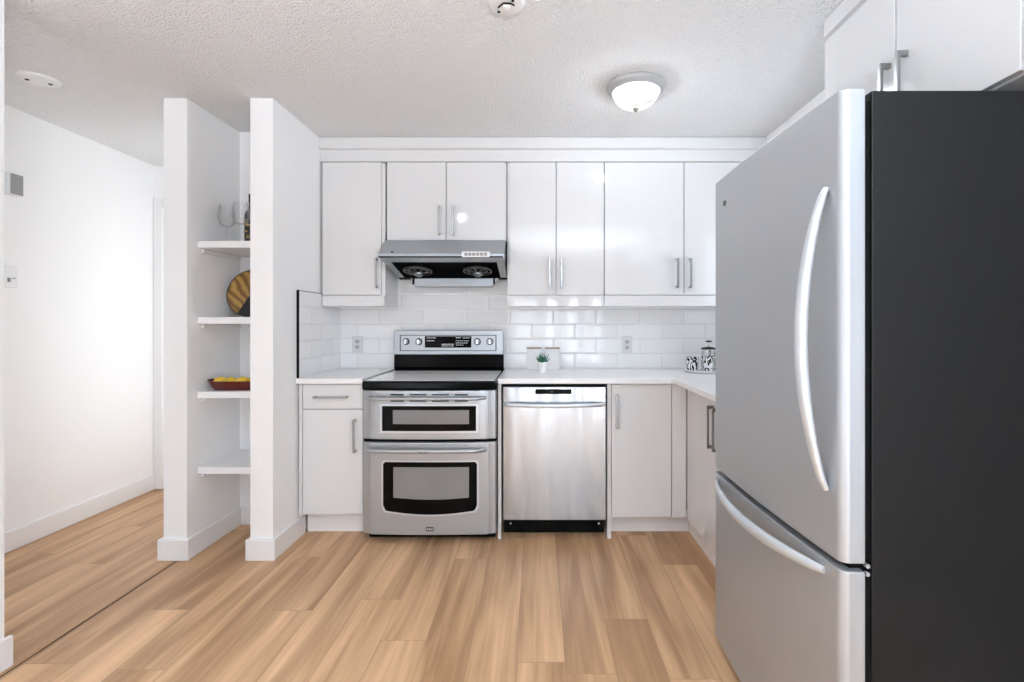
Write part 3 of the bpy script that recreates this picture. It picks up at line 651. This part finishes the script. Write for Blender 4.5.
# ------------------------------------------------------------------ range with two ovens
RX0, RX1, RY = -.998, -.238, 2.90
t = thing('kitchen_range', 'stainless steel double oven range with smooth cooktop and back controls', 'range', ((RX0 + RX1) / 2, 3.25, 0))
obj('body', MB().box(RX0 + .004, RX1 - .004, RY + .062, 3.585, .05, .874, .002), 'black', t)
obj('base_skirt', MB().box(RX0 + .012, RX1 - .012, RY + .09, 3.55, 0.0, .049), 'black', t)
mb = MB().box(RX0, RX1, RY - .012, 3.588, .870, .921, .012, 3)
obj('cooktop_rim', mb, 'black_gloss', t)
ct = obj('cooktop', MB().prism(rrect(RX0 + .012, RX1 - .012, RY + .022, 3.52, .01), .9205, .9235, 'z'), 'cooktop', t)
for i, (x, y, r) in enumerate(((-.80, 3.08, .115), (-.43, 3.08, .09), (-.80, 3.36, .085), (-.43, 3.36, .105), (-.615, 3.38, .05))):
    obj('burner_ring', MB().lathe([(r - .004, 0), (r, 0), (r, .0004), (r - .004, .0004)], (x, y, .9236), 48, 'z', True), 'burner', ct)
# backguard
bgm = MB().prism([(3.545, .921), (3.592, .921), (3.592, 1.035), (3.535, 1.035), (3.528, .95)], RX0 + .004, RX1 - .000, 'x')
obj('backguard_lower', bgm, 'black_gloss', t)
BX0, BX1 = RX0 + .004, RX1 - .002
pts = [(BX0, 1.034), (BX1, 1.034)] + arc(BX1 - .022, 1.202 - .022, .022, 0, PI / 2, 6) + arc(BX0 + .022, 1.202 - .022, .022, PI / 2, PI, 6)
bp = obj('backguard', MB().prism(pts, 3.520, 3.592, 'y', .006, 3), 'steel_range', t)
px = lambda X: (X - 538) * 3.52 / 511
pz = lambda Y: EYE + (324 - Y) * 3.52 / 511
cp = obj('control_panel', MB().prism(rrect(px(400.5), px(496), pz(350.5), pz(335.5), .006), 3.516, 3.521, 'y', .001), 'steel_range', t)
fr = MB()
for a, b, c_, d_ in ((400, 401, 351, 335), (495.5, 496.5, 351, 335), (400, 496.5, 351, 350.3), (400, 496.5, 335.7, 335)):
    fr.box(px(a), px(b), 3.5145, 3.5205, pz(c_), pz(d_))
obj('panel_groove', fr, 'dark_mark', cp)
ds = obj('display', MB().prism(rrect(px(425), px(471.5), pz(347.6), pz(336.2), .002), 3.5135, 3.5165, 'y'), 'black_gloss', cp)
mb = MB()
def bars(mb, x0, x1, z, y, n, h, seed):
    rr = random.Random(seed); x = x0
    while x < x1:
        wd = rr.uniform(.004, .012); mb.box(x, min(x + wd, x1), y, y + .0012, z, z + h); x += wd + .0035
for r_, (a, b, Y, h) in enumerate(((427, 436, 338.2, .0045), (427, 434.5, 341.0, .004), (456, 461, 338.0, .005), (463, 470, 338.2, .0045), (456, 469, 341.0, .0035), (456, 468, 343.2, .0035), (456, 464, 345.2, .003),
                                  (442, 454, 344.6, .005), (442, 454, 346.2, .004))):
    bars(mb, px(a), px(b), pz(Y), 3.5127, 4, h, r_)
obj('panel_legend', mb, 'mark', ds)
for X in (406.3, 419, 477.5, 490):
    kx, kz = px(X), pz(341.6)
    k = obj('knob', MB().lathe([(0, .030), (.014, .030), (.0175, .027), (.0185, .004), (.0185, 0), (0, 0)], (kx, 3.516, kz), 28, 'y'), 'steel_range', cp)
    obj('skirt', MB().lathe([(.018, 0), (.024, 0), (.024, .003), (.018, .003)], (kx, 3.516, kz), 28, 'y', True), 'black', k)
    obj('grip', MB().box(kx - .0045, kx + .0045, 3.478, 3.487, kz - .017, kz + .017, .002), 'chrome', k)
# oven doors: bowed in plan, with shallow flanks
def oven_plan():
    L_ = [(RX0, RY + .058), (RX0, RY + .018), (RX0 + .004, RY + .012), (RX0 + .040, RY + .006), (RX0 + .052, RY - .004)]
    mid = [(RX0 + .052 + (RX1 - RX0 - .104) * i / 16, RY - .004 - .010 * math.sin(PI * i / 16)) for i in range(1, 16)]
    Rr = [(RX0 + RX1 - x, y) for x, y in L_[::-1]]
    return L_ + mid + Rr
ry = lambda x: RY - .004 - .010 * math.sin(PI * max(0, min(1, (x - RX0 - .052) / (RX1 - RX0 - .104))))
def bowed(outline, off, th):
    """thin plate following the bow of the door; outline in (x,z)"""
    mb = MB(); mb.prism(outline, -th, 0, 'y')
    bmesh.ops.triangulate(mb.bm, faces=[f for f in mb.bm.faces if len(f.verts) > 4])
    for i in range(2): bmesh.ops.subdivide_edges(mb.bm, edges=[e for e in mb.bm.edges if e.calc_length() > .06], cuts=2, use_grid_fill=False)
    for v in mb.bm.verts: v.co.y += ry(v.co.x) - off + th * 0
    return mb
def oven_door(z0, z1, name):
    return obj('oven_door', MB().prism(oven_plan(), z0, z1, 'z', .004), 'steel_range', t)
def strip_grid(x0, x1, zb, zt, off, n=24):
    """window glass: a bowed grid between the curves zb(u) and zt(u)"""
    mb = MB(); F = []; B = []
    for i in range(n + 1):
        u = i / n; x = x0 + (x1 - x0) * u; y = ry(x) - off
        F.append((mb.bm.verts.new((x, y, zb(u))), mb.bm.verts.new((x, y, zt(u)))))
        B.append((mb.bm.verts.new((x, ry(x) + .001, zb(u))), mb.bm.verts.new((x, ry(x) + .001, zt(u)))))
    for i in range(n):
        mb.bm.faces.new((F[i][0], F[i + 1][0], F[i + 1][1], F[i][1]))
        mb.bm.faces.new((F[i][1], F[i + 1][1], B[i + 1][1], B[i][1])); mb.bm.faces.new((F[i][0], B[i][0], B[i + 1][0], F[i + 1][0]))
    for i in (0, n): mb.bm.faces.new((F[i][0], F[i][1], B[i][1], B[i][0]))
    bmesh.ops.recalc_face_normals(mb.bm, faces=mb.bm.faces)
    return mb
fx = lambda X: (X - 538) * (RY - .01) / 511
fz_ = lambda Y: EYE + (324 - Y) * (RY - .01) / 511
def corner(zc, zedge, u0):                                  # rounds the ends of a curve
    return lambda u: zc(u) if u0 < u < 1 - u0 else zedge(u)
ud = oven_door(.592, .868, 'upper')
obj('window_bezel', strip_grid(fx(379.5), fx(478.5), lambda u: fz_(433), lambda u: fz_(404.2), .0010), 'steel_bright', ud)
wn = obj('window', strip_grid(fx(382), fx(476), lambda u: fz_(431), lambda u: fz_(406), .0022), 'black_gloss', ud)
obj('pane', strip_grid(fx(393), fx(469), lambda u: fz_(424), lambda u: fz_(410), .0030), 'grey_glass', wn)
mb = MB()
for a, b in ((390.6, 404), (409.6, 426.6), (432, 449), (454.6, 468)):
    for Y in (394.6, 401.0): mb.prism(rrect(fx(a), fx(b), fz_(Y + .6), fz_(Y - .6), .003, 3), RY - .0155, RY - .005, 'y')
obj('vent_slots', mb, 'black', ud)
def oven_handle(z, par, h):
    pts = []
    for i in range(21):
        u = i / 20; x = RX0 + .036 + (RX1 - RX0 - .095) * u
        e = min(u, 1 - u); pts.append((x, RY - .006 - .040 * min(1, (e / .06)) ** .6 - .010 * math.sin(PI * u), z))
    return obj('handle', MB().tube(pts, .0, 14, flat=(h, .011), up=(0, 0, 1)), 'steel_range', par)
oven_handle(fz_(397.8), ud, .0095)
ld = oven_door(.052, .574, 'lower')
def low(u):
    e = min(u, 1 - u); base = fz_(510.5) - .022 * math.sin(PI * u)
    return base + .03 * max(0, 1 - e / .04) ** 2
obj('window_bezel', strip_grid(fx(381.3), fx(478.7), lambda u: low(u) - .009, lambda u: fz_(460.6) - .012 * max(0, 1 - min(u, 1 - u) / .02) ** 2, .0010, 48), 'steel_bright', ld)
wn = obj('window', strip_grid(fx(383), fx(477), low, lambda u: fz_(462) - .012 * max(0, 1 - min(u, 1 - u) / .02) ** 2, .0022, 48), 'black_gloss', ld)
obj('pane', strip_grid(fx(393.5), fx(469), lambda u: fz_(497.5) - .010 * math.sin(PI * u), lambda u: fz_(467), .0030), 'grey_glass', wn)
lh = oven_handle(fz_(449.5), ld, .0115)
mb = MB(); bars(mb, fx(420.5), fx(431), fz_(451), RY - .0685, 5, .006, 3); obj('handle_logo', mb, 'dark_mark', lh)
bd = obj('badge', MB().prism(rrect(fx(426), fx(434), fz_(530.8), fz_(526.6), .003, 3), RY - .0165, RY - .012, 'y'), 'dark_mark', ld, label='small dark maker badge')
mb = MB(); bars(mb, fx(427), fx(433.2), fz_(529.4), RY - .0172, 4, .007, 9); obj('badge_lettering', mb, 'mark', bd)
mb = MB(); mb.box(RX0 + .004, RX1 - .004, RY + .02, RY + .062, .570, .594); obj('door_gap', mb, 'black_dull', t)

# ------------------------------------------------------------------ dishwasher
DX0, DX1, DY = -.207, .398, 2.948
t = thing('dishwasher', 'stainless steel dishwasher with bar handle and black kick plate', 'dishwasher', ((DX0 + DX1) / 2, 3.3, 0))
obj('body', MB().box(DX0 + .002, DX1 - .002, YF + .012, 3.56, .124, .892, .002), 'black', t)
dd = obj('door', MB().box(DX0 + .004, DX1 - .004, DY, YF + .010, .112, .882, .006, 3), 'steel_dish', t)
dx = lambda X: (X - 538) * DY / 511
dz = lambda Y: EYE + (324 - Y) * DY / 511
cd = obj('control_display', MB().prism(rrect(dx(535.2), dx(571.5), dz(394), dz(389.2), .004, 3), DY - .003, DY + .002, 'y', .001), 'black_gloss', dd)
mb = MB(); bars(mb, dx(550), dx(553), dz(392), DY - .0038, 5, .003, 21); obj('panel_legend', mb, 'grey_plastic', cd)
pts = []
for i in range(25):
    u = i / 24; e = min(u, 1 - u); pts.append((dx(504.8) + (dx(604.2) - dx(504.8)) * u, DY - .002 - .036 * min(1, e / .05) ** .6 - .012 * math.sin(PI * u), dz(403.8) - .004 * math.sin(PI * u)))
obj('handle', MB().tube(pts, 0, 14, flat=(.0115, .010), up=(0, 0, 1)), 'steel_bright', dd)
mb = MB(); bars(mb, dx(508.5), dx(518), dz(515), DY - .0006, 3, .003, 5); obj('logo', mb, 'grey_plastic', dd)
kp = obj('kick_plate', MB().box(DX0 + .004, DX1 - .004, 3.05, 3.07, 0.0, .122, .002), 'black_gloss', t)
for X in (510.5, 599):
    obj('screw', MB().lathe([(0, .004), (.006, .003), (.007, 0), (0, 0)], (dx(X) * 1.03, 3.05, .055), 14, 'y'), 'chrome', kp)

# ------------------------------------------------------------------ refrigerator (faces left)
t = thing('refrigerator', 'stainless steel bottom freezer refrigerator with dark charcoal side', 'refrigerator', (1.1, 1.59, 0))
F0, F1 = 1.18, 2.0
obj('body', MB().box(.773, 1.43, F0 + .004, F1 - .004, .035, 1.788, .006), 'fridge_side', t)
def fr_plan(d=0.0):
    P = [(.757, F0), (.7215, F0)] + arc(.7225, F0 + .022, .022, 1.5 * PI, PI, 6)[1:]
    n = 14
    for i in range(1, n): u = i / n; P.append((.7005 - .012 * u - .010 * math.sin(PI * u), F0 + .022 + (F1 - F0 - .044) * u))
    P += arc(.7105, F1 - .022, .022, PI, .5 * PI, 6) + [(.757, F1)]
    return P
door = obj('door', MB().prism(fr_plan(), .690, 1.790, 'z', .004), 'steel_fridge', t)
drw = obj('freezer_drawer', MB().prism(fr_plan(), .035, .672, 'z', .004), 'steel_fridge', t)
obj('door_gasket', MB().box(.756, .774, F0 + .012, F1 - .012, .694, 1.765), 'black_dull', t)
obj('door_gasket', MB().box(.756, .774, F0 + .012, F1 - .012, .06, .667), 'black_dull', t)
obj('divider', MB().box(.730, .774, F0 + .02, F1 - .02, .6675, .6935), 'black_dull', t)
# bowed door handle
pts = []; zt, zb = 1.572, .846
for i in range(33):
    u = i / 32; z = zt + (zb - zt) * u
    bow = math.sin(PI * u) ** .75
    pts.append((.699 - .004 - .056 * bow, 1.232 + .010 * bow, z))
tp = [.55 + .55 * math.sin(PI * i / 32) ** .6 for i in range(33)]
obj('handle', MB().tube(pts, 0, 16, flat=(.013, .017), up=(1, 0, 0), taper=tp), 'steel_bright', door)
pts = []; ya, yb = 1.955, 1.245
for i in range(33):
    u = i / 32; y = ya + (yb - ya) * u; bow = math.sin(PI * u) ** .7
    xs = .689 + .011 * u
    pts.append((xs - .002 - .050 * bow - .008 * math.sin(PI * u), y, .645 - .010 * math.sin(PI * u)))
obj('handle', MB().tube(pts, 0, 16, flat=(.017, .012), up=(0, 0, 1), taper=tp), 'steel_bright', drw)
lg = MB().lathe([(0, .003), (.014, .003), (.017, 0), (0, 0)], (0, 0, 0), 24, 'x')
bmesh.ops.transform(lg.bm, matrix=Matrix.Translation((.6875, 1.878, 1.689)) @ Matrix.Rotation(PI, 4, 'Z') @ Matrix.Diagonal((1, 1.1, .7, 1)), verts=lg.bm.verts)
obj('badge', lg, 'dark_mark', door, label='small dark oval badge')
hg = obj('hinge', MB().box(.740, .80, F1 - .07, F1 - .015, 1.790, 1.802, .003), 'black', t)
for z in (.683, .664): obj('hinge_pin', MB().cyl((.765, F0 + .014, z), .005, .010, 'y', 12), 'grey_plastic', t)
for y in (F0 + .05, F1 - .045):
    for x in (.765, 1.38): obj('foot', MB().cyl((x, y, 0), .018, .038, 'z', 16), 'black', t)
mb = MB().box(.775, .80, F0 + .03, F1 - .03, .008, .04); obj('kick_grille', mb, 'black', t)

# ------------------------------------------------------------------ things on the right countertop
for X0, X1, txt, yy in ((526.5, 541.5, 'small white upright panel with brown top edge, beside the range', 3.545), (545, 560, 'small white upright panel with brown top edge, behind the succulent', 3.545)):
    k = (yy) / 511; x0, x1 = (X0 - 538) * k, (X1 - 538) * k
    p = thing('upright_board', txt, 'panel', ((x0 + x1) / 2, yy, .9305), 'small panels leaning on the tile')
    mb = MB().box(x0, x1, yy, yy + .012, .9305, 1.072, .001); mb.rot(math.radians(-8), 'X', (0, yy, .9305)); obj('panel_face', mb, 'board_white', p)
    mb = MB().box(x0, x1, yy - .001, yy + .013, 1.072, 1.083, .001); mb.rot(math.radians(-8), 'X', (0, yy, .9305)); obj('top_edge', mb, 'brown', p)
sx, sy = .0285, 3.30
t = thing('potted_succulent', 'small green succulent in white pot standing before white panels', 'plant', (sx, sy, .9305))
obj('pot', MB().lathe([(0, 0), (.020, 0), (.022, .003), (.0285, .066), (.0285, .070), (.0255, .070), (.0250, .062), (0, .062)], (sx, sy, .9305), 28), 'ceramic', t)
obj('potting_soil', MB().lathe([(0, .064), (.0252, .064), (.0252, .060), (0, .060)], (sx, sy, .9305), 20), 'soil', t)
rr = random.Random(4)
for i in range(16):
    a = i * 2.4; ln = .05 + .022 * rr.random(); el = 1.35 - .06 * i; r0 = .004 + .0006 * i
    p0 = Vector((sx + r0 * math.cos(a), sy + r0 * math.sin(a), .9305 + .063)); pts = []; rad = []
    for j in range(6):
        u = j / 5; rr_ = ln * u * math.cos(max(.25, el)) * (1 - .15 * u); zz = ln * (math.sin(max(.25, el)) * u + .12 * u * u)
        pts.append(p0 + Vector((rr_ * math.cos(a), rr_ * math.sin(a), zz))); rad.append(max(.0006, .0062 * (1 - u ** 1.6) + .0006))
    obj('leaf', MB().tube(pts, rad, 8), 'leaf', t)
# round tray with patterned cups and a press
cx, cy = 1.10, 3.36
tag(obj('round_tray', MB().lathe([(0, 0), (.125, 0), (.138, .008), (.143, .016), (.139, .016), (.134, .010), (.122, .006), (0, .006)], (cx, cy, .9305), 48), 'ceramic', origin=(cx, cy, .9305)),
    'round white tray under the patterned cups in the counter corner', 'tray')
def cup(x, y, txt, ang):
    z = .937; t = thing('patterned_cup', txt, 'cup', (x, y, z), 'black and white cups on the round tray')
    obj('cup_body', MB().lathe([(0, 0), (.030, 0), (.032, .003), (.0375, .045), (.041, .095), (.0385, .095), (.035, .045), (.029, .006), (0, .006)], (x, y, z), 32), 'cup', t)
    pts = [(x + (.038 + .026 * math.sin(PI * u)) * math.cos(ang), y + (.038 + .026 * math.sin(PI * u)) * math.sin(ang), z + .078 - .056 * u) for u in [i / 12 for i in range(13)]]
    obj('handle', MB().tube(pts, .0045, 10), 'ceramic', t)
cup(1.003, 3.325, 'black and white patterned cup at the open side of the tray', 2.2)
cup(1.092, 3.30, 'black and white patterned cup beside the refrigerator edge', 1.3)
fx_, fy_ = 1.137, 3.405
t = thing('french_press', 'glass french press with dark lid standing behind the patterned cups', 'coffee press', (fx_, fy_, .937))
obj('beaker', MB().lathe([(0, 0), (.042, 0), (.045, .004), (.045, .135), (.047, .14), (.045, .14), (.043, .134), (.043, .006), (0, .006)], (fx_, fy_, .937), 32), 'glass', t)
mb = MB()
for z in (.002, .085, .128): mb.lathe([(.0455, z), (.048, z), (.048, z + .008), (.0455, z + .008)], (fx_, fy_, .937), 32, 'z', True)
for k in range(3):
    a = k * 2.09 + .4; mb.box(-.003, .003, -.0015, .0015, .002, .134, mat=Matrix.Translation((fx_ + .0475 * math.cos(a), fy_ + .0475 * math.sin(a), .937)) @ Matrix.Rotation(a + PI / 2, 4, 'Z'))
obj('frame', mb, 'chrome', t)
obj('lid', MB().lathe([(0, .142), (.049, .142), (.049, .149), (.012, .156), (0, .156)], (fx_, fy_, .937), 32), 'black', t)
obj('plunger', MB().lathe([(.003, .05), (.003, .188), (0, .188)], (fx_, fy_, .937), 12), 'chrome', t)
obj('knob', MB().lathe([(0, .186), (.020, .188), (.022, .193), (.014, .198), (0, .199)], (fx_, fy_, .937), 24), 'black', t)
obj('handle', MB().tube([(fx_ + .046, fy_ - .006, .937 + .12), (fx_ + .085, fy_ - .012, .937 + .115), (fx_ + .088, fy_ - .012, .937 + .05), (fx_ + .047, fy_ - .006, .937 + .03)], .007, 10), 'black', t)

# ------------------------------------------------------------------ ceiling fixtures
def ceiling_lamp(x, y, txt, power):
    t = thing('ceiling_light', txt, 'ceiling light', (x, y, ZC), 'flush ceiling lights')
    obj('base_ring', MB().lathe([(.05, 0), (.142, 0), (.146, -.006), (.143, -.020), (.126, -.034), (.118, -.037), (.115, -.010), (.05, -.008)], (x, y, ZC - .0005), 48, 'z', True), 'lamp_ring', t)
    obj('glass_dome', MB().lathe([(.112, -.022), (.117, -.036), (.114, -.050), (.102, -.073), (.078, -.097), (.046, -.113), (.015, -.119), (0, -.119)], (x, y, ZC), 48), 'lamp', t)
    d = bpy.data.lights.new('bulb_light', 'POINT'); d.energy = power; d.color = (.90, .98, 1.10); d.shadow_soft_size = .035
    o = bpy.data.objects.new('bulb_light', d); COL.objects.link(o); o.parent = t; o.location = (0, 0, -.056)
    obj('finial', MB().lathe([(0, -.133), (.007, -.132), (.012, -.126), (.010, -.121), (.016, -.118), (0, -.118)], (x, y, ZC), 20), 'nickel', t)
ceiling_lamp(.490, 2.56, 'white flush ceiling light with glowing glass dome in the kitchen', LAMP_POWER)
ceiling_lamp(-.82, 1.06, 'white flush ceiling light seen only mirrored in cabinet door above hood', LAMP_POWER * .7)
x, y = -.118, 1.90
t = thing('smoke_detector', 'round white smoke detector on the ceiling at the top of the photo', 'smoke detector', (x, y, ZC))
obj('housing', MB().lathe([(0, -.012), (.050, -.012), (.062, -.010), (.067, -.005), (.068, 0), (0, 0)], (x, y, ZC - .0005), 40), 'white_plastic', t)
obj('cap', MB().lathe([(0, -.024), (.014, -.022), (.020, -.012), (0, -.012)], (x, y, ZC), 24), 'white_plastic', t)
for hx, hy in ((-.148, 1.935), (-.092, 1.868)): obj('screw_hole', MB().cyl((hx, hy, ZC - .0145), .006, .003, 'z', 12), 'black', t)
obj('clip', MB().tube([(x - .030, y + .004, ZC - .016), (x - .010, y - .022, ZC - .016), (x + .018, y - .020, ZC - .016), (x + .030, y - .006, ZC - .0145)], .003, 8), 'black', t)
x, y = -2.432, 2.492
t = thing('smoke_detector', 'round white smoke detector base with two dark holes on hall ceiling', 'smoke detector', (x, y, ZC))
obj('housing', MB().lathe([(0, -.014), (.060, -.014), (.078, -.008), (.082, 0), (0, 0)], (x, y, ZC - .0005), 40), 'white_plastic', t)
mb = MB()
for a, b in ((-.034, -.026), (.032, .024)): mb.cyl((x + a, y + b, ZC - .0165), .009, .003, 'z', 14)
obj('hole', mb, 'black', t)
x, y = 1.135, 2.55
hk = MB().lathe([(0, 0), (.010, 0), (.010, -.004), (0, -.004)], (x, y, ZC - .0002), 16)
hk.tube([(x, y, ZC - .003), (x, y, ZC - .018), (x + .006, y, ZC - .026), (x + .013, y, ZC - .026), (x + .017, y, ZC - .018), (x + .015, y, ZC - .012)], .0025, 8)
tag(obj('ceiling_hook', hk, 'white_plastic', origin=(x, y, ZC)), 'small white hook screwed into ceiling near right wall', 'hook')

# ------------------------------------------------------------------ hall wall devices
t = thing('thermostat', 'grey faced white thermostat high on the hall wall', 'thermostat', (XH, 2.815, 1.95))
obj('housing', MB().box(XH + .0005, XH + .026, 2.776, 2.852, 1.950, 2.072, .003), 'white_plastic', t)
obj('face', MB().box(XH + .026, XH + .030, 2.784, 2.850, 1.956, 2.068, .001), 'grey_plastic', t)
t = thing('light_switch', 'white light switch plate on hall wall below the thermostat', 'switch', (XH, 2.80, 1.44))
obj('plate', MB().box(XH + .0005, XH + .012, 2.768, 2.838, 1.445, 1.565, .003), 'white_plastic', t)
obj('toggle', MB().box(XH + .0115, XH + .020, 2.782, 2.794, 1.475, 1.498, .001), 'grey_plastic', t)
obj('indicator', MB().box(XH + .0115, XH + .0125, 2.806, 2.826, 1.494, 1.499), 'grey_plastic', t)
